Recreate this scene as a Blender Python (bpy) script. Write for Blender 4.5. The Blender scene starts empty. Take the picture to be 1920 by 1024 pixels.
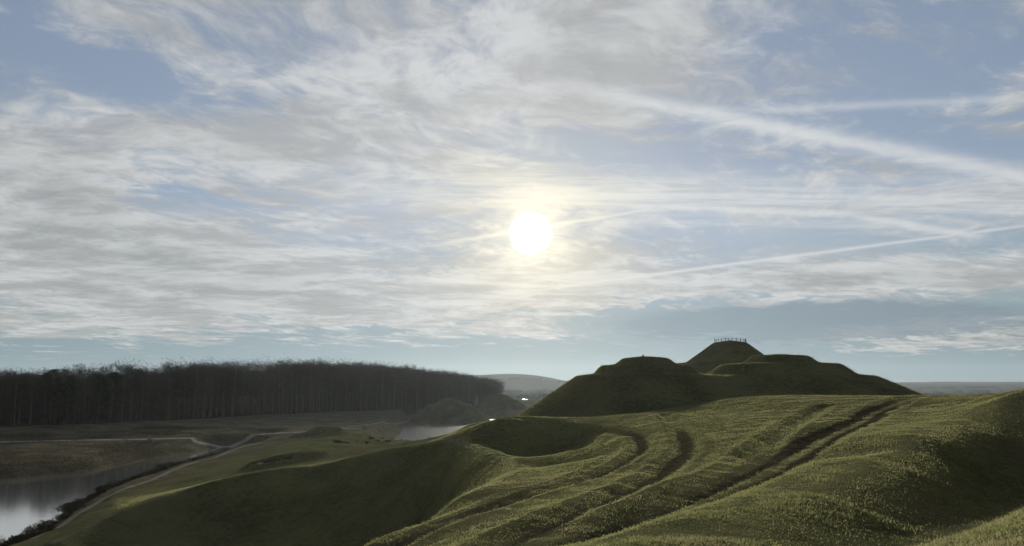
import bpy, math, random, bmesh
import numpy as np
from mathutils import Vector
random.seed(4); rng=np.random.default_rng(4)
scene=bpy.context.scene
COL=scene.collection
EYE=24.0
# ------------------------------------------------------------------ camera
cam_d=bpy.data.cameras.new("camera"); cam=bpy.data.objects.new("camera",cam_d); COL.objects.link(cam)
cam_d.sensor_width=36; cam_d.lens=36*1423/1920; cam_d.clip_end=40000; cam_d.clip_start=0.1
cam.location=(0,0,EYE); cam.rotation_euler=(math.radians(90+8.4),0,0)
scene.camera=cam
scene.view_settings.view_transform='Standard'; scene.view_settings.look='None'; scene.view_settings.exposure=0
SUN_EL=11.4; SUN_AZ=1.44
S=Vector((math.sin(math.radians(SUN_AZ))*math.cos(math.radians(SUN_EL)),math.cos(math.radians(SUN_AZ))*math.cos(math.radians(SUN_EL)),math.sin(math.radians(SUN_EL))))
sl=bpy.data.lights.new("sun","SUN"); sl.energy=5.0; sl.angle=math.radians(0.8); sl.color=(1,0.95,0.79)
so=bpy.data.objects.new("sun",sl); COL.objects.link(so); so.rotation_euler=S.to_track_quat('Z','Y').to_euler(); so.location=(0,100,120)
# ------------------------------------------------------------------ node helper
class G:
    def __init__(s,nt): s.nt=nt
    def m(s,op,*a,clamp=False):
        n=s.nt.nodes.new("ShaderNodeMath"); n.operation=op; n.use_clamp=clamp
        for i,v in enumerate(a):
            if isinstance(v,(int,float)): n.inputs[i].default_value=v
            else: s.nt.links.new(v.s,n.inputs[i])
        return N(s,n.outputs[0])
    def noise(s,vec,scale,detail=6,rough=.55,dist=0,lac=2.0,dims='3D'):
        n=s.nt.nodes.new("ShaderNodeTexNoise"); n.noise_dimensions=dims
        s.nt.links.new(vec.s,n.inputs['Vector'])
        n.inputs['Scale'].default_value=scale; n.inputs['Detail'].default_value=detail
        n.inputs['Roughness'].default_value=rough; n.inputs['Distortion'].default_value=dist; n.inputs['Lacunarity'].default_value=lac
        return N(s,n.outputs['Fac'])
    def comb(s,x,y,z):
        n=s.nt.nodes.new("ShaderNodeCombineXYZ")
        for i,v in enumerate((x,y,z)):
            if isinstance(v,(int,float)): n.inputs[i].default_value=v
            else: s.nt.links.new(v.s,n.inputs[i])
        return N(s,n.outputs[0])
    def sep(s,v):
        n=s.nt.nodes.new("ShaderNodeSeparateXYZ"); s.nt.links.new(v.s,n.inputs[0]); return [N(s,o) for o in n.outputs]
    def ss(s,v,a,b,lo=0.,hi=1.):
        n=s.nt.nodes.new("ShaderNodeMapRange"); n.interpolation_type='SMOOTHSTEP'
        s.nt.links.new(v.s,n.inputs[0])
        for i,q in enumerate((a,b,lo,hi)): n.inputs[i+1].default_value=q
        return N(s,n.outputs[0])
    def mix(s,f,a,b,bt='MIX'):
        n=s.nt.nodes.new("ShaderNodeMix"); n.data_type='RGBA'; n.blend_type=bt; n.clamp_factor=True
        for k,v in ((0,f),(6,a),(7,b)):
            if isinstance(v,(int,float)): n.inputs[k].default_value=v
            elif isinstance(v,tuple): n.inputs[k].default_value=(*v,1)
            else: s.nt.links.new(v.s,n.inputs[k])
        return N(s,n.outputs[2])
class N:
    def __init__(s,g,sock): s.g=g; s.s=sock
    def __add__(s,o): return s.g.m('ADD',s,o)
    def __radd__(s,o): return s.g.m('ADD',s,o)
    def __sub__(s,o): return s.g.m('SUBTRACT',s,o)
    def __rsub__(s,o): return s.g.m('SUBTRACT',o,s)
    def __mul__(s,o): return s.g.m('MULTIPLY',s,o)
    def __rmul__(s,o): return s.g.m('MULTIPLY',s,o)
    def __truediv__(s,o): return s.g.m('DIVIDE',s,o)
    def max(s,o): return s.g.m('MAXIMUM',s,o)
    def min(s,o): return s.g.m('MINIMUM',s,o)
    def clamp(s): return s.g.m('ADD',s,0.0,clamp=True)
    def exp(s): return s.g.m('EXPONENT',s)
# ------------------------------------------------------------------ world / sky
world=bpy.data.worlds.new("World"); scene.world=world; world.use_nodes=True
nt=world.node_tree; nt.nodes.clear(); g=G(nt)
tc=nt.nodes.new("ShaderNodeTexCoord"); D=N(g,tc.outputs['Generated'])
x,y,z=g.sep(D)
sky=nt.nodes.new("ShaderNodeTexSky"); sky.sky_type='NISHITA'; sky.sun_disc=False
sky.sun_elevation=math.radians(SUN_EL); sky.sun_rotation=math.radians(SUN_AZ); sky.altitude=30; sky.air_density=1.0; sky.dust_density=0.3; sky.ozone_density=2.0
zc=z.max(0.0)
yy=y.max(0.12); u=x/yy; v=zc/yy       # tangent coordinates about the sun side of the sky
k=zc+0.10
Px=x/k; Py=y/k                         # cloud-deck coordinates
P=g.comb(Px,Py,0.0)
wx=g.noise(P,0.9,3)-0.5; wy=g.noise(g.comb(Px+7.3,Py-2.1,0.0),0.9,3)-0.5
Pw=g.comb(Px+wx*0.7,Py+wy*0.7,0.0)
Pr=g.comb((Px*0.8+Py*0.6)*1.0+wx*0.9,(Py*0.8-Px*0.6)*1.3+wy*0.9,0.0)
n1=g.noise(Pw,0.8,8,.60,0.1)
n2=g.noise(Pr,2.8,8,.64,0.1)
n3=g.noise(Pr,10.0,5,.62,0.2)
vb=v+(n2-0.5)*0.06
def blob(cu,cv,ru,rv,tilt=0.0):
    du=u-cu; dv=vb-cv
    if tilt: dv=dv-du*tilt
    du=du/ru; dv=dv/rv
    return (0.0-(du*du+dv*dv)).exp()
bias=0.035
for (cu,cv,ru,rv,t,a) in [
    (-.55,.425,.11,.035,-.25,-.24),(-.46,.245,.09,.022,-.05,-.17),(.53,.46,.26,.09,.1,-.11),(.14,.325,.22,.028,-.1,-.14),
    (.42,.20,.28,.028,.0,-.12),(.62,.33,.12,.04,0,-.07),(-.70,.50,.06,.05,0,-.13),(-.2,.205,.15,.02,0,-.06),
    (.30,.088,.26,.022,.02,-.26),(-.35,.030,.7,.026,0,-.22),(.4,.03,.5,.025,0,-.20),
    (-.66,.26,.16,.10,-.2,.16),(-.33,.34,.24,.09,-.1,.09),(.0,.40,.25,.06,0,.08),(-.30,.125,.40,.035,-.04,.14),(-.45,.17,.2,.03,-.2,.11),(-.15,.085,.25,.012,-.05,.14),
    (.42,.135,.32,.018,.03,.17),(.56,.068,.12,.020,.05,.30),(.68,.38,.1,.04,.3,.10),(.18,.45,.2,.05,0,.06),(-.62,.075,.2,.015,0,.10),(.08,.13,.14,.035,0,.13)]:
    bias=bias+blob(cu,cv,ru,rv,t)*a
dens=n1*0.48+n2*0.52+bias+(n3-0.5)*0.26
cov=g.ss(dens,0.41,0.64)
def trail(u0,v0,u1,v1,w,amp,soft=0.25,wob=.004,w1=None):
    L=math.hypot(u1-u0,v1-v0); tx,ty=(u1-u0)/L,(v1-v0)/L
    du=u-u0; dv=v-v0
    along=(du*tx+dv*ty)/L; perp=dv*tx-du*ty+(n2-0.5)*wob
    ww=w if w1 is None else along.clamp()*(w1-w)+w
    q=perp/ww
    return (0.0-q*q).exp()*g.ss(along,-soft*.3,soft)*g.ss(along,1.0+soft*.2,1.0-soft*.5)*amp
st=g.ss(g.noise(g.comb(u*3.0,v*60.0,0.3),1.6,6,.6,.3),.38,.62)
brk=g.ss(n3*.5+n2*.5,.30,.62)*.35+.65
tr=trail(.05,.413,.78,.262,.010,.95,.3,.02,.013)*brk
tr=tr.max(trail(.213,.367,.76,.392,.006,.5,.3,.02)*brk)
tr=tr.max(trail(-.30,.268,.80,.238,.026,1.0,.35,.02)*(st*.7+.3))
tr=tr.max(trail(.0,.222,.62,.212,.010,.50,.4,.02)*st)
tr=tr.max(trail(-.08,.250,.50,.226,.006,.95,.3,.012)*brk)
tr=tr.max(trail(.42,.232,.64,.196,.006,.9,.3,.008)*brk)
tr=tr.max(trail(-.2,.262,.72,.246,.005,.9,.3,.012)*brk)
tr=tr.max(trail(-.057,.113,.75,.220,.0024,.75,.3,.002))
tr=tr.max(trail(-.12,.183,.22,.240,.0030,.75,.3,.006))
tr=tr.max(trail(-.18,.145,.06,.128,.003,.6,.3,.006))
dot=x*S.x+y*S.y+z*S.z
th=g.m('ARCCOSINE',dot.min(0.999999))*57.2958
glow_w=(th*(-1/12.0)).exp()
glow_n=(th*(-1/2.1)).exp()
disc=g.ss(th,1.68,1.00)
shade=g.ss(g.noise(g.comb(Px*1.0+3.0+wx*.6,Py*1.6+wy*.6,0.0),1.9,6,.62,.2)+(n3-.5)*.42,.36,.66)
cb=shade*0.22+0.39+glow_w*0.25
cloud=g.comb(cb*.985,cb*1.0,cb*1.0)
cloud_grey=g.comb(cb*.62,cb*.69,cb*.71)
thick=g.ss(dens,.58,.78)*(1.0-glow_w)*0.5
cloudc=g.mix(thick,cloud,cloud_grey)
skyc=N(g,sky.outputs[0])
base=g.mix(1.0,skyc,(0.076,0.074,0.077),'MULTIPLY')
base=g.mix(1.0,base,(0.46,0.53,0.64),'DARKEN')
base=g.mix(.42,base,(.38,.44,.54))
hz=g.ss(z,.24,.02)
hazec=g.comb(glow_w*.24+.205,glow_w*.23+.295,glow_w*.20+.345)
base=g.mix(hz*.97,base,hazec)
warm=g.ss(th,12.,1.)
c=g.mix(cov*.92,base,cloudc)
bank=g.ss(blob(.42,.083,.34,.030,.02)*1.0+(n2-.5)*.9+(n3-.5)*.25,.32,.62)*g.ss(u,.02,.2)
c=g.mix(bank*.8,c,g.comb(glow_w*.2+.185,glow_w*.2+.25,glow_w*.2+.30))
trc=g.comb(glow_w*.3+.59,glow_w*.28+.62,glow_w*.2+.65)
c=g.mix(tr.clamp(),c,trc)
c=g.mix(warm*.8,c,(1.08,1.0,.87),'MULTIPLY')
gl=g.comb(glow_n*.85+disc*6.0,glow_n*.74+disc*5.6,glow_n*.46+disc*4.6)
c=g.mix(1.0,c,gl,'ADD')
dim=g.ss(dot,-.05,.84,.17,1.0)   # the sky away from the sun is dimmer
bg=nt.nodes.new("ShaderNodeBackground"); nt.links.new(c.s,bg.inputs[0]); nt.links.new(dim.s,bg.inputs[1])
out=nt.nodes.new("ShaderNodeOutputWorld"); nt.links.new(bg.outputs[0],out.inputs[0])
world.cycles.sampling_method='MANUAL'; world.cycles.sample_map_resolution=512
# ------------------------------------------------------------------ numpy noise
def vnoise(X,Y,seed=0):
    xi=np.floor(X).astype(np.int64); yi=np.floor(Y).astype(np.int64)
    fx=X-xi; fy=Y-yi; fx=fx*fx*(3-2*fx); fy=fy*fy*(3-2*fy)
    def h(a,b):
        n=(a*374761393+b*668265263+seed*974711)&0xffffffff
        n=((n^(n>>13))*1274126177)&0xffffffff
        return ((n^(n>>16))&0xffff)/65535.0
    return (h(xi,yi)*(1-fx)+h(xi+1,yi)*fx)*(1-fy)+(h(xi,yi+1)*(1-fx)+h(xi+1,yi+1)*fx)*fy
def fbm(X,Y,size,oc=4,seed=0):
    r=0;a=1;t=0
    for i in range(oc):
        r=r+a*(vnoise(X/size+i*17.3,Y/size-i*9.1,seed+i)-.5); t+=a; a*=.5; size*=.5
    return r/t
# ------------------------------------------------------------------ terrain survey (x, y, metres below eye level)
PTS=[(0,0,1.65),(0,-20,1.7),(20,-20,1),(-20,-10,3),(5,4,1.6),(0,8,2.2),(-5,8,3),(-10,15,7),(-20,5,8),(-12,25,9.5),(-9,28,9),(-25,25,13),(-40,0,16),(-35,50,18),
(33,50,.5),(37,60,.94),(45,50,-1.6),(60,60,-3),(38,38,.6),(20,18,1),(45,30,-1.0),(41,80,1.9),
(12.3,28,2.62),(23,46,2.40),(32,64,2.2),(19.7,65,3.46),(18,90,4.2),(23,100,3.6),(32,90,2.1),(33,110,1.7),(50,120,1.7),(60,110,2.0),(70,130,2.8),
(6.2,100,8.6),(2.6,95,10.2),(3,84,9.7),(9,85,7.2),(-.5,100,8.6),(4.5,66,7.2),(8,96,8.4),
(0,120,5.6),(16.5,126,5.9),(-12,128,9.6),(-8,130,6.9),(-18,132,11.6),(-26,138,13.6),
(-11,96,16.8),(-10,84,19),(-19,107,16),(-17,98,19),(-31,112,18),(-28,106,20),(-41,112,20),(-46,110,20.6),(-50,104,21),(-8,72,15.4),(-8,50,16.5),(-10,62,18.5),(-20,70,20.6),(-35,65,21),(-50,80,21.4),(-10,40,13.5),(-35,90,21.6),(-20,85,21),
(-69,112,22.3),(-79.7,145,22.2),(-84.5,183,22),(-90,232,21.7),(-86.7,285,21),(-62,150,19.5),(-51,175,16.4),(-47,190,15.9),(-48.6,220,16.2),(-48,250,16.8),(-66,275,17),(-70.5,330,18.7),(-69.6,520,18.2),(-101,320,19.6),(-113,300,20),
(-7.7,140,7.4),(-11.4,150,10),(-18.6,150,12),(-28,160,13.4),(-38,150,15),(2.3,165,6),(-7,180,9.8),(-16,200,15),(-22,260,20),(-30,230,19),(-36,270,21),(-25,300,22),(-40,310,22.5),
(20,200,6),(30,250,12),(60,280,12),(100,200,8),(110,120,6),(90,80,3),(100,300,17),(0,350,20),(60,400,20),(150,100,8),(200,200,18),(0,600,20),(-200,600,17),(-100,420,20),(-300,440,17),(-212,320,17),(-179,366,17),(-149,470,17),(-80,552,17),(-5,714,18),
(-200,250,20.5),(-250,150,21),(-150,100,21.5),(-100,50,21),(-120,-50,18),(300,0,16),(300,300,20),(0,-150,18),(-150,200,21.5),(-130,260,21),(-300,-100,20),(300,600,20),(-500,500,17),(-500,0,20),(100,800,20),(-200,900,19)]
LINES=[
 [(3.6,12,2.35),(6.1,15,2.4),(10.1,20,2.4),(18.2,32,2.35),(24.5,42,2.2),(34,60,1.95),(43,75,1.84)],
 [(4.9,11.2,2.6),(8.4,14.8,2.95),(12.5,19.5,3.25),(17.6,28,3.65),(24,36,3.3),(30.5,43,2.3)],
 [(4.5,9,1.85),(7.2,11.5,1.85),(12.5,17,2.1),(20,24,2.0),(30,33,1.5)],
 [(35,75,2.46),(28,61,2.68),(19.9,48,2.88),(12.5,34.5,3.05),(7.8,26,3.12),(4.8,21,3.15),(2.9,18,3.17),(.93,15.5,3.12)],
 [(11.8,52,4.2),(7.5,38,4.07),(3.5,27,3.96),(1,21.5,3.85),(0,19,3.83)],
 [(13.1,100,5),(13.4,88,4.9),(12.8,75,4.75),(9.3,56,4.86),(4.8,42,4.77),(.9,33,4.6),(-1.9,26,4.58),(-3.6,22.5,4.53)],
 [(-8,117,7.0),(-3,110,5.26),(1.6,115,4.57),(9.3,112,4.8),(13.1,100,5)],
 [(-57,98,19.9),(-55.5,112,17.9),(-50.6,122,16.3),(-40,123,14.15),(-30.8,125,13.4),(-21.8,122,10.8),(-13,118,9.3),(-7,107,8.55),(-3.6,95,8.2),(-1.2,82,7.9),(0,72,7.6),(-.1,60,7.1),(-.9,45,6),(-2,36,5.5),(-3.1,28.5,5.1),(-4.2,24,4.83)],
 [(-50,116.5,18),(-40,118,16),(-30.8,120,15.4),(-21.8,117,12.9),(-14.7,113,11.5),(-10,104,11.1),(-7,94,10.9),(-4.8,82,10.6),(-3.8,71,10.3),(-4,59,10.0),(-5,46,9.2),(-6,36,8.2)]]
def resample(L):
    a=np.array(L,float); d=np.r_[0,np.cumsum(np.hypot(*np.diff(a[:,:2],axis=0).T))]; r=[]
    s=0
    while s<=d[-1]:
        q=[np.interp(s,d,a[:,i]) for i in range(3)]; r.append(tuple(q)); s+=np.clip(np.hypot(q[0],q[1])*.06,2.2,5)
    return r
ALL=[]
for L in LINES:
    for q in resample(L):
        if all(math.hypot(q[0]-p_[0],q[1]-p_[1])>1.4 for p_ in ALL): ALL.append(q)
for q in PTS:
    if all(math.hypot(q[0]-p_[0],q[1]-p_[1])>1.6 for p_ in ALL): ALL.append(q)
pts=np.array(ALL,float); pz=EYE-pts[:,2]
def ker(dx,dy): return -np.sqrt(dx*dx+dy*dy+1.6**2)
n=len(pts); A=np.zeros((n+1,n+1))
rg=np.clip((np.hypot(pts[:,0],pts[:,1])-20)/40,0,1)*-.19+.20
A[:n,:n]=ker(pts[:,0][:,None]-pts[:,0],pts[:,1][:,None]-pts[:,1])+np.diag(rg)
A[:n,n]=1;A[n,:n]=1
W=np.linalg.solve(A,np.append(pz,0))
def seg_dist(X,Y,poly,closed=False):
    best=np.full(X.shape,1e9)
    m=len(poly)
    for i in range(m if closed else m-1):
        ax,ay=poly[i]; bx,by=poly[(i+1)%m]; vx,vy=bx-ax,by-ay; L=vx*vx+vy*vy
        t=np.clip(((X-ax)*vx+(Y-ay)*vy)/L,0,1)
        best=np.minimum(best,np.hypot(X-ax-t*vx,Y-ay-t*vy))
    return best
def near_dist(X,Y,poly,pad):
    xs=[p[0] for p in poly]; ys=[p[1] for p in poly]
    mk=(X>min(xs)-pad)&(X<max(xs)+pad)&(Y>min(ys)-pad)&(Y<max(ys)+pad)
    d=np.full(X.shape,1e3); d[mk]=seg_dist(X[mk],Y[mk],poly); return d
def smooth_poly(poly,it=2):
    for _ in range(it):
        q=[poly[0]]
        for a,b in zip(poly[:-1],poly[1:]):
            q+= [(a[0]*.75+b[0]*.25,a[1]*.75+b[1]*.25),(a[0]*.25+b[0]*.75,a[1]*.25+b[1]*.75)]
        poly=q+[poly[-1]]
    return poly
def inside(X,Y,poly):
    r=np.zeros(X.shape,bool); m=len(poly)
    for i in range(m):
        ax,ay=poly[i]; bx,by=poly[(i+1)%m]
        if ay==by: continue
        r^=((ay>Y)!=(by>Y))&(X<(bx-ax)*(Y-ay)/(by-ay)+ax)
    return r
CH=[(-72,88),(-78,129),(-93,171),(-100,218),(-103,276),(-104,300),(-112,304),(-118,257),(-117,226),(-128,206),(-170,176),(-230,130),(-260,60),(-150,40)]
PD=[(-50,318),(-33,322),(-26,365),(-18,430),(-12,560),(-68,560),(-68,470),(-56,400)]
FL=[(14,1080),(50,1120),(55,1300),(20,1320)]
FRONT=smooth_poly([(-330,262),(-270,290),(-212,320),(-179,366),(-149,470),(-80,552),(-44,640),(-16,714),(-10,750)],2)
TRACKS=[ # polyline,width,depth,soil,twin ruts
 ([(60,104),(44,86),(35,75),(28,61),(19.9,48),(12.5,34.5),(7.8,26),(4.8,21),(2.9,18),(.93,15.5),(-1,13)],1.5,.20,.76,1),
 ([(20,100),(17.2,82),(14.6,66),(11.8,52),(7.5,38),(3.5,27),(1,21.5),(0,19),(-2,15)],.9,.20,.62,0),
 ([(-6,112),(2,112),(8,108),(12,99),(12.8,84),(11,64),(8.6,54),(4.8,42),(.9,33),(-1.9,26),(-3.6,22.5),(-6,18)],.75,.18,.62,0),
 ([(9.5,80),(8.6,64),(6,51),(2.4,40),(-.9,31),(-3.4,25.5),(-6.5,20)],.45,.10,.54,0),
 ([(34,84),(24.5,66),(16.5,49),(10.2,34),(5.6,25.5),(2.8,20.5),(.6,17)],1.0,.22,.44,0),  # grassy terrace ledge; its shading is painted in as darker soil tone
 ([(50,80),(40,60),(31,47),(25,37.5),(17.8,28.5),(12.7,20),(8.5,15),(5,11)],2.0,.05,.46,0)]  # valley strip: trodden soil, also darkened to paint the slope's shade
PATHS=[([(-64,95),(-69,112),(-79.7,145),(-84.5,183),(-90,232),(-86.7,285),(-80,330),(-70,420),(-70,520),(-60,600)],1.4,.58,0),
 ([(-200,265),(-150,285),(-113,300),(-101,318),(-80,326),(-70,345)],2.0,.95,0),
 ([(-36,142),(-20,138),(-6,130),(2,124),(12,119),(20,116),(28,112),(36,110),(46,117),(58,121),(72,126),(82,140)],.6,.46,0),
 ([(34,136),(40,130),(52,126),(66,130),(76,142)],.4,.42,0),
 ([(-57,98),(-55.5,112),(-50,123),(-40,125),(-30.8,127),(-21.8,124),(-12,119),(-7,108),(-3.6,95),(-1.2,82),(0,72),(-.1,60),(-.9,45),(-2,36)],.8,.46,.5)]  # path on the hollow's rim; pale tone also paints the sunlit crest
def mound(X,Y,cx,cy,prof,ph,seed):
    dx=X-cx; dy=Y-cy; r=np.hypot(dx,dy); a=np.arctan2(dy,dx)
    r=r*(1+.035*np.sin(a+ph)+.025*np.sin(2*a+ph*2))+fbm(X,Y,5.0,3,seed+90)*.25
    P0=[p[0] for p in prof]; P1=[p[1] for p in prof]; t=0
    for o_ in (-.25,-.1,.1,.25): t=t+np.interp(np.abs(r+o_),P0,P1)
    return t/4+fbm(X,Y,3.0,3,seed)*.13, r
MOUNDS=[(26.2,150,[(0,29.6),(4.5,29.2),(6.2,28.0),(8.8,27.8),(10.3,26.2),(13.6,25.8),(24,18.9),(28,16.4),(40,6),(80,-40)],.5,3,(7.5,12)),
 (66,230,[(0,37.4),(5.0,36.7),(13.0,30.8),(17.2,30.4),(29,21.5),(50,8),(90,-40)],1.5,5,(15.2,)),
 (52.9,150,[(0,30.1),(5.2,29.7),(7.2,28.3),(11.2,28.0),(14.0,26.0),(17.2,25.7),(29.5,20.0),(45,10),(90,-40)],2.2,7,(9.3,15.6)),
 (-42,520,[(0,15.8),(5,14.8),(11,11.4),(14,11.2),(27,1),(32,-8),(60,-40)],0,9,(99,)),
 (-9,640,[(0,17.2),(6,15.4),(12,12.0),(15,11.8),(26,3),(40,-4),(60,-40)],1,11,(99,)),
 (-66,277,[(0,9.6),(4,9.4),(7,7.6),(12,6.5),(30,-10)],1,12,(99,))]
def smax(a,b,k=.5):
    h=np.clip(.5+.5*(a-b)/k,0,1); return b*(1-h)+a*h+k*h*(1-h)
def terrain(X,Y):
    Z=np.full(X.shape,W[n]); X3=X.astype(np.float32); Y3=Y.astype(np.float32)
    for i in range(n): Z+=np.float32(W[i])*ker(X3-np.float32(pts[i,0]),Y3-np.float32(pts[i,1]))
    R=np.hypot(X,Y-200); f=np.clip((R-480)/350,0,1); f=f*f*(3-2*f)
    Z=Z*(1-f)+4.2*f
    Z=Z+fbm(X,Y,25,3,21)*np.clip(R/400,0.12,1)*1.0
    # spiral hollow
    rr=np.hypot(X+48.5,Y-168); aa=np.arctan2(Y-168,X+48.5)
    Z+=1.2*np.exp(-((rr-7-aa*.4)/1.6)**2)-1.2*np.exp(-(rr/5)**2)
    far=np.clip((Y-1200)/1500,0,1)
    def hill(cx,cy,sx,sy,h): return h*np.exp(-((X-cx)/sx)**2-((Y-cy)/sy)**2)
    Z+=hill(40,3300,280,500,50)+hill(-500,3600,500,500,60)+hill(2000,3600,900,600,24)+hill(3400,5200,1800,900,42)+hill(-3000,4500,1500,900,60)+hill(900,6500,1500,900,60)
    Z+=far*(fbm(X,Y,400,3,31)*14)
    zone=np.zeros(X.shape+(4,)); zone[...,3]=1
    marsh=np.clip((-70-X+np.clip((Y-250)*.25,0,60))/25+fbm(X,Y,30,3,8),0,1)*np.clip((Y-60)/40,0,1)
    marsh=np.maximum(marsh,np.clip((Y-330)/40,0,1)*np.clip((60-X)/40,0,1)*.7)
    for poly,slope in ((CH,.32),(PD,.35),(FL,.2)):
        xs=[p[0] for p in poly]; ys=[p[1] for p in poly]
        mk=(X>min(xs)-30)&(X<max(xs)+30)&(Y>min(ys)-30)&(Y<max(ys)+30)
        x_,y_=X[mk],Y[mk]
        d=seg_dist(x_,y_,poly,True)+fbm(x_,y_,7,3,14)*3.0; ins=inside(x_,y_,poly); s=np.where(ins,-np.abs(d),d)
        lim=np.maximum(np.where(s<0,-.25+s*.3,-.25+s*slope),-2.5)
        Z[mk]=np.where(s<25,np.minimum(Z[mk],lim+np.clip(s-9,0,99)*2),Z[mk])
        marsh[mk]=np.maximum(marsh[mk],np.clip(1-(s-1)/5,0,1)*(s>-3))
    pale=np.zeros(X.shape)
    for (cx,cy,pf,ph,sd,rings) in MOUNDS:
        mk=(np.abs(X-cx)<95)&(np.abs(Y-cy)<95)
        mz,mr=mound(X[mk],Y[mk],cx,cy,pf,ph,sd); zo=Z[mk]
        for q in rings: pale[mk]=np.maximum(pale[mk],.46*np.clip(1.5-np.abs(mr-q)/.7,0,1)*(mz>zo+.3))
        Z[mk]=smax(zo,mz,.5)
        if cy>300: marsh=np.where(np.hypot(X-cx,Y-cy)<24,marsh*.2,marsh)
    track=np.zeros(X.shape)
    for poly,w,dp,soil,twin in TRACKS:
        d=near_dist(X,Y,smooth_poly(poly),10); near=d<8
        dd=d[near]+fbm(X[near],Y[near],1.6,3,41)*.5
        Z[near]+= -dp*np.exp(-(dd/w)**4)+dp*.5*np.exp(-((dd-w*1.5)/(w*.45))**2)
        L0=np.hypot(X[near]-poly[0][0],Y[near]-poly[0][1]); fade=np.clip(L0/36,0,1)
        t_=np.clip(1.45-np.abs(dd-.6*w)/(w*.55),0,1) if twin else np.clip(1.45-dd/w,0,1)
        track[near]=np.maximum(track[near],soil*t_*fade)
    wd_=near_dist(X,Y,FRONT,70); lw=inside(X,Y,FRONT+[(40,860),(-100,900),(-420,420),(-420,262)])
    track=np.maximum(track,np.clip(1.2-wd_/6,0,1)*.9); track[lw]=1
    for poly,w,a,bump in PATHS:
        d=near_dist(X,Y,smooth_poly(poly),10); near=d<8
        dd=d[near]+fbm(X[near],Y[near],3,2,43)*.5
        if bump: Z[near]+=bump*np.exp(-(d[near]/1.7)**2)
        pale[near]=np.maximum(pale[near],a*np.clip(1.5-dd/w*1.0,0,1))
    sp=np.clip(1.2-np.abs(rr-5.2-aa*.4)/1.1,0,1)*(X<-49); track=np.maximum(track,sp*.7)
    nearf=np.clip(1-Y/110,0,1)*np.clip((120-np.abs(X))/60,0,1)
    gr=(1-np.clip(track,0,1)*.6)
    Z+=nearf*gr*(fbm(X,Y,3.0,3,51)*.06+np.abs(fbm(X,Y,.8,2,52))*.09)
    Z+=(1-nearf)*fbm(X,Y,4,3,53)*.20*np.clip(np.abs(Z)/2,0,1)
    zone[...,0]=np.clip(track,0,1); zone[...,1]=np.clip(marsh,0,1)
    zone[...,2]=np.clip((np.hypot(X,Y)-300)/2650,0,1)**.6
    return Z,zone,pale
def axis(lo,fl,fh,hi,s,gr):
    a=list(np.arange(fl,fh+s,s)); st=s; v=a[-1]
    while v<hi: st*=1+gr; v+=st; a.append(v)
    st=s; v=a[0]; b=[]
    while v>lo: st*=1+gr*1.0; v-=st; b.append(v)
    return np.array(b[::-1]+a)
gx=axis(-9000,-12,32,9000,.24,.0090); gy=axis(-300,6,50,12000,.24,.0085)
X,Y=np.meshgrid(gx,gy)
Z,zone,pale=terrain(X,Y)
H,Wd=X.shape
def hgt(px,py):
    px=np.atleast_1d(px).astype(float); py=np.atleast_1d(py).astype(float)
    i=np.clip(np.searchsorted(gx,px)-1,0,Wd-2); j=np.clip(np.searchsorted(gy,py)-1,0,H-2)
    fx=(px-gx[i])/(gx[i+1]-gx[i]); fy=(py-gy[j])/(gy[j+1]-gy[j])
    return (Z[j,i]*(1-fx)+Z[j,i+1]*fx)*(1-fy)+(Z[j+1,i]*(1-fx)+Z[j+1,i+1]*fx)*fy
def zn(px,py,ch):
    i=np.clip(np.searchsorted(gx,px)-1,0,Wd-2); j=np.clip(np.searchsorted(gy,py)-1,0,H-2)
    return zone[j,i,ch]
def mesh_np(name,V,F,k):
    me=bpy.data.meshes.new(name); V=np.ascontiguousarray(V,np.float32); F=np.ascontiguousarray(F,np.int32)
    me.vertices.add(len(V)); me.vertices.foreach_set("co",V.ravel())
    me.loops.add(F.size); me.loops.foreach_set("vertex_index",F.ravel())
    me.polygons.add(len(F)); me.polygons.foreach_set("loop_start",np.arange(0,F.size,k,dtype=np.int32))
    me.update(calc_edges=True); return me
idx=np.arange(H*Wd).reshape(H,Wd)
F=np.stack([idx[:-1,:-1],idx[:-1,1:],idx[1:,1:],idx[1:,:-1]],-1).reshape(-1,4)
me=mesh_np("ground",np.stack([X,Y,Z],-1).reshape(-1,3),F,4)
me.polygons.foreach_set("use_smooth",np.ones(len(F),bool))
at=me.attributes.new("zone",'FLOAT_COLOR','POINT'); at.data.foreach_set("color",zone.reshape(-1).astype(np.float32))
at=me.attributes.new("pale",'FLOAT','POINT'); at.data.foreach_set("value",pale.reshape(-1).astype(np.float32))
ground=bpy.data.objects.new("ground",me); COL.objects.link(ground)
ground["kind"]="structure"; ground["label"]="grassy sculpted earthwork with ridges, hollows and terraced mounds"; ground["category"]="ground"
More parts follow.
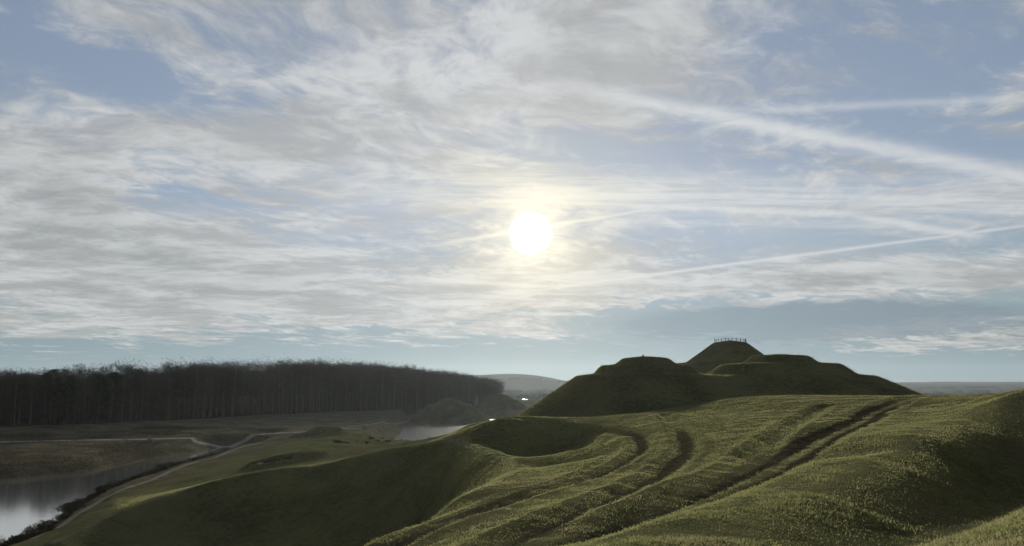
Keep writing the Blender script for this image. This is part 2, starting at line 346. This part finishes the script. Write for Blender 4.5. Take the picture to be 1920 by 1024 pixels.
# ------------------------------------------------------------------ materials
def newmat(name):
    m=bpy.data.materials.new(name); m.use_nodes=True; m.node_tree.nodes.clear()
    o=m.node_tree.nodes.new("ShaderNodeOutputMaterial"); return m,G(m.node_tree),o
def attr(g,name,out='Fac'):
    a=g.nt.nodes.new("ShaderNodeAttribute"); a.attribute_name=name; return N(g,a.outputs[out])
def pos(g):
    a=g.nt.nodes.new("ShaderNodeNewGeometry"); return N(g,a.outputs['Position'])
def matte(g,o,col,height=None,bd=.1,bs=1.0):
    p=g.nt.nodes.new("ShaderNodeBsdfDiffuse"); p.inputs['Roughness'].default_value=.6
    if isinstance(col,tuple): p.inputs['Color'].default_value=(*col,1)
    else: g.nt.links.new(col.s,p.inputs['Color'])
    if height is not None:
        b=g.nt.nodes.new("ShaderNodeBump"); b.inputs['Distance'].default_value=bd; b.inputs['Strength'].default_value=bs
        g.nt.links.new(height.s,b.inputs['Height']); g.nt.links.new(b.outputs[0],p.inputs['Normal'])
    g.nt.links.new(p.outputs[0],o.inputs[0]); return p
m,g,o=newmat("grass_turf")
p=pos(g); zn_=g.nt.nodes.new("ShaderNodeAttribute"); zn_.attribute_name="zone"
zr,zg,zb=g.sep(N(g,zn_.outputs['Vector'])); pl=attr(g,"pale")
a1=g.noise(p,.12,5,.6); a2=g.noise(p,1.3,5,.65); a3=g.noise(p,7,4,.7); a4=g.noise(p,.035,4,.6)
col=g.mix(g.ss(a1*.5+a2*.5,.38,.62),(.125,.135,.066),(.265,.265,.125))
col=g.mix(g.ss(a3,.5,.75)*.4,col,(.35,.32,.18))
col=g.mix(g.ss(a4*.6+a2*.4,.46,.60)*.5,col,(.20,.17,.110))
marshc=g.mix(g.ss(a1*.5+a2*.5,.4,.6),(.120,.105,.082),(.27,.23,.165))
col=g.mix(zg*.75+(a1-.5)*zg,col,marshc)
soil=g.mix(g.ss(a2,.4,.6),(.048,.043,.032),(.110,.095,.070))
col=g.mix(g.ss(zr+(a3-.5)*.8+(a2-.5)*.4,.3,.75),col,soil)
col=g.mix(g.ss(pl+(a3-.5)*.3,.35,.8),col,(.58,.56,.52))
col=g.mix(zb*1.2,col,(.18,.20,.21))  # distance haze painted into the ground colour, here and in the next mix
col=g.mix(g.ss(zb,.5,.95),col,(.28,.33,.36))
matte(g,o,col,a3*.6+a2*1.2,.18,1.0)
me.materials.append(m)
def watermat(name,rough,bump,dcol,sc):
    m,g,o=newmat(name); p=pos(g)
    px,py,pz_=g.sep(p)
    w1=g.noise(g.comb(px*.6,py*.25,0.0),sc,4,.6)
    gs=g.nt.nodes.new("ShaderNodeBsdfGlossy"); gs.inputs['Roughness'].default_value=rough; gs.inputs[0].default_value=(1.0,1.0,1.0,1)
    df=g.nt.nodes.new("ShaderNodeBsdfDiffuse"); df.inputs[0].default_value=(*dcol,1)
    b=g.nt.nodes.new("ShaderNodeBump"); b.inputs['Distance'].default_value=.05; b.inputs['Strength'].default_value=bump
    g.nt.links.new(w1.s,b.inputs['Height']); g.nt.links.new(b.outputs[0],gs.inputs['Normal'])
    mx=g.nt.nodes.new("ShaderNodeMixShader"); mx.inputs[0].default_value=.92; g.nt.links.new(df.outputs[0],mx.inputs[1]); g.nt.links.new(gs.outputs[0],mx.inputs[2]); g.nt.links.new(mx.outputs[0],o.inputs[0])
    return m
wm=watermat("still_water",.08,.20,(.3,.31,.3),1.2); wm2=watermat("rippled_water",.14,.35,(.2,.21,.2),2.0)
def water_sheet(label,x0,y0,x1,y1,m):
    me=bpy.data.meshes.new("water"); me.from_pydata([(x0,y0,0),(x1,y0,0),(x1,y1,0),(x0,y1,0)],[],[(0,1,2,3)]); me.materials.append(m)
    ob=bpy.data.objects.new("water",me); COL.objects.link(ob); ob["kind"]="structure"; ob["label"]=label; ob["category"]="water"
water_sheet("still grey water of a narrow lake beside a reedy bank",-275,30,-62,312,wm)
water_sheet("small bright pond curling around a grassy mound",-78,313,0,570,wm2)
water_sheet("distant shining strip of floodwater",4,1060,70,1340,wm2)
# ------------------------------------------------------------------ thin haze hanging over the low ground
hm=bpy.data.materials.new("thin_haze"); hm.use_nodes=True; hm.node_tree.nodes.clear()
ho=hm.node_tree.nodes.new("ShaderNodeOutputMaterial"); vs=hm.node_tree.nodes.new("ShaderNodeVolumeScatter")
vs.inputs['Color'].default_value=(.84,.92,1.0,1); vs.inputs['Density'].default_value=3.0e-5; vs.inputs['Anisotropy'].default_value=.55
hm.node_tree.links.new(vs.outputs[0],ho.inputs['Volume'])
bmh=bmesh.new(); bmesh.ops.create_cube(bmh,size=1); hme=bpy.data.meshes.new("haze"); bmh.to_mesh(hme); hme.materials.append(hm)
hob=bpy.data.objects.new("haze",hme); COL.objects.link(hob); hob.scale=(7000,5000,150); hob.location=(0,2300,65)
hob["kind"]="structure"; hob["label"]="thin bluish haze hanging over low ground"; hob["category"]="haze"
# ------------------------------------------------------------------ grass blades
def bladearrays(cx,cy,cz,hh,ww,nb):
    M=len(cx); tot=M*nb
    sp=np.repeat(ww/.016,nb)*.05
    bx=np.repeat(cx,nb)+rng.normal(0,1,tot)*sp; by=np.repeat(cy,nb)+rng.normal(0,1,tot)*sp; bz=np.repeat(cz,nb)-.02
    h=np.repeat(hh,nb)*rng.uniform(.5,1.15,tot); w=np.repeat(ww,nb)*rng.uniform(.6,1.2,tot)
    a=rng.uniform(0,2*np.pi,tot); l=rng.uniform(.1,.85,tot)*h; la=rng.uniform(0,2*np.pi,tot)
    V=np.empty((tot,3,3)); V[:,0,0]=bx-np.cos(a)*w/2; V[:,0,1]=by-np.sin(a)*w/2; V[:,0,2]=bz
    V[:,1,0]=bx+np.cos(a)*w/2; V[:,1,1]=by+np.sin(a)*w/2; V[:,1,2]=bz
    V[:,2,0]=bx+np.cos(la)*l; V[:,2,1]=by+np.sin(la)*l; V[:,2,2]=bz+h
    return V.reshape(-1,3),np.arange(tot*3).reshape(-1,3)
NT=280000
gyv=6.5*(150/6.5)**(rng.uniform(0,1,NT*2)**.85); gxv=rng.uniform(-.50,.72,NT*2)*gyv+rng.uniform(-1,1,NT*2)
cl=fbm(gxv,gyv,1.1,3,61); c2=fbm(gxv,gyv,9,3,62); keep=(zn(gxv,gyv,0)+rng.normal(0,.06,len(cl))<.42)&(cl*.7+c2*.5+rng.normal(0,.2,len(cl))>-.20)
gxv=gxv[keep][:NT]; gyv=gyv[keep][:NT]; cl=cl[keep][:NT]
hh=(.030+np.clip(cl,0,.3)*.15)*(1+gyv/120); ww=.010*(1+gyv/14)
V,F=bladearrays(gxv,gyv,hgt(gxv,gyv),hh,ww,4)
gm=mesh_np("grass",V,F,3)
m,g,o=newmat("grass_blades"); p=pos(g)
a1=g.noise(p,.35,4,.6); a2=g.noise(p,5,3,.7)
col=g.mix(g.ss(a2,.35,.65),(.140,.155,.068),(.285,.278,.130)); col=g.mix(g.ss(a1,.48,.68)*.6,col,(.32,.28,.16))
df=g.nt.nodes.new("ShaderNodeBsdfDiffuse"); tl=g.nt.nodes.new("ShaderNodeBsdfTranslucent"); mx=g.nt.nodes.new("ShaderNodeMixShader"); mx.inputs[0].default_value=.58
g.nt.links.new(col.s,df.inputs[0]); g.nt.links.new(col.s,tl.inputs[0]); g.nt.links.new(df.outputs[0],mx.inputs[1]); g.nt.links.new(tl.outputs[0],mx.inputs[2]); g.nt.links.new(mx.outputs[0],o.inputs[0])
gm.materials.append(m); gob=bpy.data.objects.new("grass",gm); COL.objects.link(gob); gob["kind"]="stuff"; gob["label"]="rough tufts of yellow green grass on the banks"; gob["category"]="grass"
# ------------------------------------------------------------------ trees
def tube(pts_,rad,ns):
    V=[];F=[]
    for i,(p,r) in enumerate(zip(pts_,rad)):
        for k in range(ns):
            a=2*math.pi*k/ns; V.append((p[0]+math.cos(a)*r,p[1]+math.sin(a)*r,p[2]))
    for i in range(len(pts_)-1):
        for k in range(ns):
            F.append((i*ns+k,i*ns+(k+1)%ns,(i+1)*ns+(k+1)%ns,(i+1)*ns+k))
    return V,F
def make_tree(seed,Ht=28,tw=2000):
    r=random.Random(seed); nr=np.random.default_rng(seed)
    V=[];F=[]
    def add(v,f):
        o_=len(V); V.extend(v); F.extend([tuple(i+o_ for i in q) for q in f])
    bx,by=r.uniform(-1.2,1.2),r.uniform(-1.2,1.2)
    spine=[(bx*t*t+r.uniform(-.1,.1),by*t*t,Ht*.86*t) for t in np.linspace(0,1,7)]
    add(*tube(spine,[.28,.22,.19,.16,.11,.07,.03],6))
    tips=[]
    for i in range(20):
        t=r.uniform(.28,.93); a=r.uniform(0,6.28); L=r.uniform(2.2,4.6)*(1.25-t*.6)
        b=(bx*t*t,by*t*t,Ht*.86*t); pp=[]
        for s in (0,.5,1): pp.append((b[0]+math.cos(a)*L*s,b[1]+math.sin(a)*L*s,b[2]+L*(.6*s+.4*s*s)))
        add(*tube(pp,[.08,.05,.02],4)); tips.append((np.array(pp[1]),np.array(pp[2])))
    TV=[]
    for i in range(tw):
        if r.random()<.72:
            a_,b_=r.choice(tips); c_=a_+(b_-a_)*r.random()+np.clip(nr.normal(0,.8,3),-1.3,1.3)
        else:
            t=r.uniform(.12,.92); c_=np.array((0,0,Ht*t))+nr.normal(0,1,3)*np.array((1.8,1.8,1))
        d=np.array((c_[0]*.3+r.gauss(0,.6),c_[1]*.3+r.gauss(0,.6),r.uniform(.2,1.2))); d/=np.linalg.norm(d)
        L=r.uniform(.6,1.6); w=r.uniform(.04,.095)
        s=np.cross(d,nr.normal(0,1,3)); s/=np.linalg.norm(s)+1e-6
        TV+= [c_-s*w,c_+s*w,c_+d*L]
    TV=np.array(TV); return V,F,TV
def barkmat(name,c1,c2,hazeamt):
    m,g,o=newmat(name); p=pos(g); a=g.noise(p,1.2,4,.6); a_=g.noise(p,.04,3,.6)
    x_,y_,z_=g.sep(p)
    c=g.mix(a*.5+g.ss(a_,.35,.65)*.5,c1,c2); c=g.mix(g.ss(y_,280,850)*hazeamt,c,(.22,.25,.28))  # last mix paints distance haze into the plant colour
    matte(g,o,c); return m
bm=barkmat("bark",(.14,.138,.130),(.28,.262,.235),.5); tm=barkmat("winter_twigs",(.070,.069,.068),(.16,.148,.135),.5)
variants=[]
for i in range(8):
    V,F,TV=make_tree(100+i)
    t=bpy.data.meshes.new("trunk"); t.from_pydata(V,[],F); t.materials.append(bm)
    c_=mesh_np("crown",TV,np.arange(len(TV)).reshape(-1,3),3); c_.materials.append(tm)
    variants.append((t,c_,V,F,TV))
fr=np.array(FRONT); sd=np.r_[0,np.cumsum(np.hypot(*np.diff(fr,axis=0).T))]
def along(s): return np.array((np.interp(s,sd,fr[:,0]),np.interp(s,sd,fr[:,1])))
HT=[(-300,24),(-212,22),(-190,26),(-160,31),(-120,32.5),(-80,31),(-30,26),(0,21)]
def treeh(x_): return np.interp(x_,[h[0] for h in HT],[h[1] for h in HT])*1.09
def place_tree(xy,kind_label,cat,grp,parts,scale,rot):
    e=bpy.data.objects.new(cat,None); e.empty_display_size=1; COL.objects.link(e)
    e.location=(xy[0],xy[1],float(hgt(xy[0],xy[1])[0])-.1); e.rotation_euler=(0,0,rot); e.scale=scale
    for nm,md in parts:
        c=bpy.data.objects.new(nm,md); COL.objects.link(c); c.parent=e
    e["label"]=kind_label; e["category"]="tree"; e["group"]=grp
    return e
total=sd[-1]; cnt=0
def frame(s):
    p0=along(s); p1=along(min(s+1,total)); 
    if s>=total-1: p0_=along(total-1); t_=(along(total)-p0_)
    else: t_=p1-p0
    t_=t_/(np.linalg.norm(t_)+1e-6); return p0,np.array((-t_[1],t_[0]))
for row in range(2):
    s=row*2.0
    while s<total and cnt<285:
        p0,nrm=frame(s)
        q=p0+nrm*(row*7+random.uniform(-2.5,3.5))
        hs=treeh(q[0])/28*random.uniform(.82,1.06)
        v_=variants[random.randrange(8)]
        place_tree(q,"tall slender leafless tree at the edge of a dense wood","bare_tree","trees along the edge of the wood",(("trunk",v_[0]),("crown",v_[1])),(hs*random.uniform(1.05,1.4),hs*random.uniform(1.05,1.4),hs),random.uniform(0,6.28))
        cnt+=1; s+=random.uniform(3.8,6.6)
VV=[];QF=[];off=0;TT=[]
for i in range(560):
    p0,nrm=frame(random.uniform(0,total))
    q=p0+nrm*random.uniform(13,70); v_=variants[random.randrange(8)]
    hs=treeh(q[0])/28*random.uniform(.86,1.07); a=random.uniform(0,6.28); ca,sa=math.cos(a),math.sin(a)
    zz=float(hgt(q[0],q[1])[0])
    def tf(arr):
        arr=np.asarray(arr); r_=np.empty_like(arr); r_[:,0]=(arr[:,0]*ca-arr[:,1]*sa)*hs*1.2+q[0]; r_[:,1]=(arr[:,0]*sa+arr[:,1]*ca)*hs*1.2+q[1]; r_[:,2]=arr[:,2]*hs+zz; return r_
    tv=v_[4][:4200]; TT.append(tf(tv))
    vv=tf(v_[2][:42]); VV.append(vv); QF.append(np.array(v_[3][:36])+off); off+=42
U=[]
for i in range(22000):
    p0,nrm=frame(random.uniform(0,total)); q=p0+nrm*random.uniform(10,70); zz=5.8+17*random.random()**1.3
    c_=np.array((q[0],q[1],zz)); d=np.array((random.gauss(0,.4),random.gauss(0,.4),1.0))*random.uniform(1.5,4.0); s_=np.array((random.gauss(0,1),random.gauss(0,1),0)); s_/=np.linalg.norm(s_)+1e-6; w=random.uniform(.10,.30)
    U+=[c_-s_*w,c_+s_*w,c_+d]
TT.append(np.array(U))
TT=np.concatenate(TT); VV=np.concatenate(VV); QF=np.concatenate(QF)
tri=np.concatenate([QF[:,[0,1,2]],QF[:,[0,2,3]]])
Vall=np.concatenate([VV,TT]); Fall=np.concatenate([tri,np.arange(len(TT)).reshape(-1,3)+len(VV)])
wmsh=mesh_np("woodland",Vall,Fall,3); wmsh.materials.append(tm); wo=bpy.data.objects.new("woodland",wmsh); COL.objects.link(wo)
wo["kind"]="stuff"; wo["label"]="dense interior of a leafless winter wood"; wo["category"]="woodland"
def make_conifer(seed,Ht=22):
    r=random.Random(seed); V,F=tube([(0,0,0),(0,0,Ht*.5),(0,0,Ht)],[.3,.18,.03],6); TV=[]
    for i in range(2200):
        t=r.random()**.8; zz=Ht*(.08+.92*t); R=(1-t)**.7*4.2+.3; a=r.uniform(0,6.28); lay=.78+.22*math.cos(zz*2.3+math.sin(a*2)*1.6)
        rr=R*lay*r.uniform(.3,1.2); c_=np.array((math.cos(a)*rr,math.sin(a)*rr,zz-rr*.1)); d=np.array((math.cos(a),math.sin(a),.3+r.uniform(-.4,.6)))
        s=np.cross(d,(0,0,1))+np.array([r.gauss(0,.4) for _ in range(3)]); s/=np.linalg.norm(s)
        TV+=[c_-s*.15,c_+s*.15,c_+d*r.uniform(.5,1.2)]
    return V,F,np.array(TV)
cm=barkmat("conifer_needles",(.045,.058,.050),(.085,.10,.08),.5)
for si in range(2):
    V,F,TV=make_conifer(3+si); ct=bpy.data.meshes.new("trunk"); ct.from_pydata(V,[],F); ct.materials.append(bm)
    cc=mesh_np("crown",TV,np.arange(len(TV)).reshape(-1,3),3); cc.materials.append(cm)
    for (x_,y_,s_) in [[(-206,339,1.0),(-212,332,.95),(-222,320,.92),(-235,314,.9),(-184,354,1.05)],[(-201,336,1.08),(-195,338,.95),(-188,350,.98),(-228,318,.86)]][si]:
        place_tree((x_,y_),"dark evergreen conifer among leafless trees","conifer_tree","conifers at the edge of the wood",(("trunk",ct),("crown",cc)),(s_*1.45,s_*1.45,s_),random.uniform(0,6))
# ------------------------------------------------------------------ shrubs and reeds
def make_shrub(seed):
    r=random.Random(seed); TV=[]
    lobes=[(r.uniform(-.8,.8),r.uniform(-.8,.8),r.uniform(.25,.8),r.uniform(.3,.6)) for _ in range(6)]
    for i in range(700):
        l=r.choice(lobes); d=np.array([r.gauss(0,1) for _ in range(3)]); d/=np.linalg.norm(d)
        c_=np.array(l[:3])+d*l[3]*r.random()**.4; c_[2]=max(c_[2],.02)
        e=d+np.array([r.gauss(0,.5) for _ in range(3)])+np.array((0,0,.5)); e/=np.linalg.norm(e); s=np.cross(e,[r.gauss(0,1) for _ in range(3)]); s/=np.linalg.norm(s)+1e-6
        TV+=[c_-s*.04,c_+s*.04,c_+e*r.uniform(.12,.4)]
    return np.array(TV)
smt=barkmat("scrub",(.050,.050,.038),(.13,.112,.075),.5)
shr=[]
for i in range(3):
    TV=make_shrub(i+30); s_=mesh_np("shrub",TV,np.arange(len(TV)).reshape(-1,3),3); s_.materials.append(smt); shr.append(s_)
shore=smooth_poly([(-70,92),(-76.5,129),(-91.5,171),(-98.5,218),(-101.5,276)],1); sh_=np.array(shore); ssd=np.r_[0,np.cumsum(np.hypot(*np.diff(sh_,axis=0).T))]
def put_shrub(x_,y_,sc,lab,grp):
    ob=bpy.data.objects.new("shrub",random.choice(shr)); COL.objects.link(ob)
    ob.location=(x_,y_,max(float(hgt(x_,y_)[0]),-.1)-.05); ob.rotation_euler=(0,0,random.uniform(0,6.28)); ob.scale=(sc*random.uniform(1,1.7),sc*random.uniform(1,1.7),sc*random.uniform(.6,1.1))
    ob["label"]=lab; ob["category"]="shrub"; ob["group"]=grp
for i in range(130):
    s=(i+random.random())/130*ssd[-1]
    x_=np.interp(s,ssd,sh_[:,0])+random.uniform(-.8,1.2); y_=np.interp(s,ssd,sh_[:,1])
    put_shrub(x_,y_,random.uniform(.5,1.3)*random.uniform(.7,1.1),"low dark leafless scrub at the water's edge","shrubs along the lake shore")
for i in range(14):
    t=random.random(); put_shrub(-54+t*16+random.uniform(-2,2),226+t*20+random.uniform(-10,10),random.uniform(.3,.75),"dark scrub bush on rough grassland","bushes on the rough grass")
for i in range(16):
    t=random.random(); put_shrub(-66+t*60+random.uniform(-3,3),324+t*90+random.uniform(-5,5)-40*t,random.uniform(.4,.8),"dark bush beside the pond","bushes around the pond")
NR=60000
rx=rng.uniform(-260,-98,NR*3); ry=rng.uniform(170,345,NR*3); kz=hgt(rx,ry); kp=(zn(rx,ry,1)>.4)&(kz>.1)&(fbm(rx,ry,14,3,71)+rng.normal(0,.1,len(rx))>.02)
rx=rx[kp][:NR]; ry=ry[kp][:NR]; V,F=bladearrays(rx,ry,hgt(rx,ry),rng.uniform(.3,.9,len(rx)),np.full(len(rx),.08),2)
rmsh=mesh_np("reeds",V,F,3); rm=barkmat("dry_reed",(.105,.092,.070),(.20,.172,.125),.3); rmsh.materials.append(rm)
ro=bpy.data.objects.new("reeds",rmsh); COL.objects.link(ro); ro["kind"]="stuff"; ro["label"]="dry brown reeds and rushes in marshy field"; ro["category"]="reeds"
# ------------------------------------------------------------------ lookout railing on the summit
wd,g,o=newmat("weathered_timber"); p=pos(g); matte(g,o,g.mix(g.noise(p,6,4,.6),(.05,.043,.034),(.10,.086,.07)))
def box(bmv,bmf,c,sx,sy,sz,rz=0):
    o_=len(bmv); ca,sa=math.cos(rz),math.sin(rz)
    for dz in (0,1):
        for dx,dy in ((-1,-1),(1,-1),(1,1),(-1,1)):
            X_=dx*sx/2*(1 if dz==0 else .97); Y_=dy*sy/2*(1 if dz==0 else .9); bmv.append((c[0]+X_*ca-Y_*sa,c[1]+X_*sa+Y_*ca,c[2]+dz*sz))
    bmf+= [tuple(o_+i for i in f) for f in ((0,3,2,1),(4,5,6,7),(0,1,5,4),(1,2,6,5),(2,3,7,6),(3,0,4,7))]
fe=bpy.data.objects.new("railing",None); COL.objects.link(fe); zt=float(hgt(66,230)[0]); fe.location=(66,230,zt)
fe["label"]="timber post and rail barrier around a summit lookout"; fe["category"]="railing"
NP=13; Rr=4.7
ang=[math.radians(178+ i*186/(NP-1)+random.uniform(-4,4)) for i in range(NP)]
pv=[]
for a in ang:
    lx,ly=math.cos(a)*Rr,math.sin(a)*Rr*.55; zb_=float(hgt(66+lx,230+ly)[0])-zt-.15
    v_=[];f_=[]; box(v_,f_,(0,0,0),.14,.14,random.uniform(1.0,1.4),a); pm=bpy.data.meshes.new("post"); pm.from_pydata(v_,[],f_); pm.materials.append(wd)
    po=bpy.data.objects.new("post",pm); COL.objects.link(po); po.parent=fe; po.location=(lx,ly,zb_); pv.append((lx,ly,zb_))
v_=[];f_=[]
for hgt_ in (.5,.90):
    for a,b in zip(pv[:-1],pv[1:]):
        o_=len(v_); dx,dy=b[0]-a[0],b[1]-a[1]; L=math.hypot(dx,dy); nx,ny=-dy/L*.03,dx/L*.03
        for q in (a,b):
            for sgn,dz in ((-1,0),(1,0),(1,.07),(-1,.07)): v_.append((q[0]+nx*sgn,q[1]+ny*sgn,q[2]+hgt_+dz))
        f_+= [tuple(o_+i for i in f) for f in ((0,1,5,4),(1,2,6,5),(2,3,7,6),(3,0,4,7),(0,3,2,1),(4,5,6,7))]
rmh=bpy.data.meshes.new("rail"); rmh.from_pydata(v_,[],f_); rmh.materials.append(wd); r_o=bpy.data.objects.new("rail",rmh); COL.objects.link(r_o); r_o.parent=fe
# ------------------------------------------------------------------ boulders
stm,g,o=newmat("pale_stone"); p=pos(g); h_=g.noise(p,2,6,.6); matte(g,o,g.mix(h_,(.22,.21,.19),(.42,.40,.36)),h_,.1)
def boulder(x_,y_,sx,sy,sz,lab,seed):
    b=bmesh.new(); bmesh.ops.create_icosphere(b,subdivisions=3,radius=1); r=random.Random(seed)
    offs=[(Vector([r.gauss(0,1) for _ in range(3)]).normalized(),r.uniform(.55,.9)) for _ in range(9)]
    for v__ in b.verts:
        for nn,dd in offs:
            k_=v__.co.dot(nn)-dd
            if k_>0: v__.co-=nn*k_*.9
    me=bpy.data.meshes.new("boulder"); b.to_mesh(me); me.materials.append(stm); ob=bpy.data.objects.new("boulder",me); COL.objects.link(ob)
    ob.location=(x_,y_,float(hgt(x_,y_)[0])+sz*.45); ob.scale=(sx,sy,sz); ob.rotation_euler=(0,0,r.uniform(0,3)); ob["label"]=lab; ob["category"]="boulder"
boulder(25.2,147,.35,.3,.28,"squat stone on the flat top of a grassy mound",1)
boulder(-133,285,1.8,1.1,.7,"pale flat boulder on brown marshy grass",2)
boulder(-121,307,1.4,1.0,.7,"pale boulder beside a gravel path",3)
boulder(-66,345,1.1,.8,.8,"small stone beside the pond path",4)
# ------------------------------------------------------------------ far treelines
TV=[]
for i in range(1300):
    yb=random.choice([1400,1900,2400,3000]); xb=random.uniform(-200,2800)
    if random.random()<.25: yb=1300+xb*.2
    yb+=random.uniform(-20,20); zz=float(hgt(xb,yb)[0]); Hh=random.uniform(2,5)
    for j in range(26):
        a=random.uniform(0,6.28); rr=random.uniform(0,14); c_=np.array((xb+math.cos(a)*rr*1.6,yb+math.sin(a)*rr,zz+Hh*random.random()*(1-rr/18))); d=np.array([random.gauss(0,1) for _ in range(3)])*1.3; s=np.array([random.gauss(0,1) for _ in range(3)])*1.2
        TV+=[c_-s,c_+s,c_+d+np.array((0,0,1))]
TV=np.array(TV); fm=mesh_np("hedgerow",TV,np.arange(len(TV)).reshape(-1,3),3)
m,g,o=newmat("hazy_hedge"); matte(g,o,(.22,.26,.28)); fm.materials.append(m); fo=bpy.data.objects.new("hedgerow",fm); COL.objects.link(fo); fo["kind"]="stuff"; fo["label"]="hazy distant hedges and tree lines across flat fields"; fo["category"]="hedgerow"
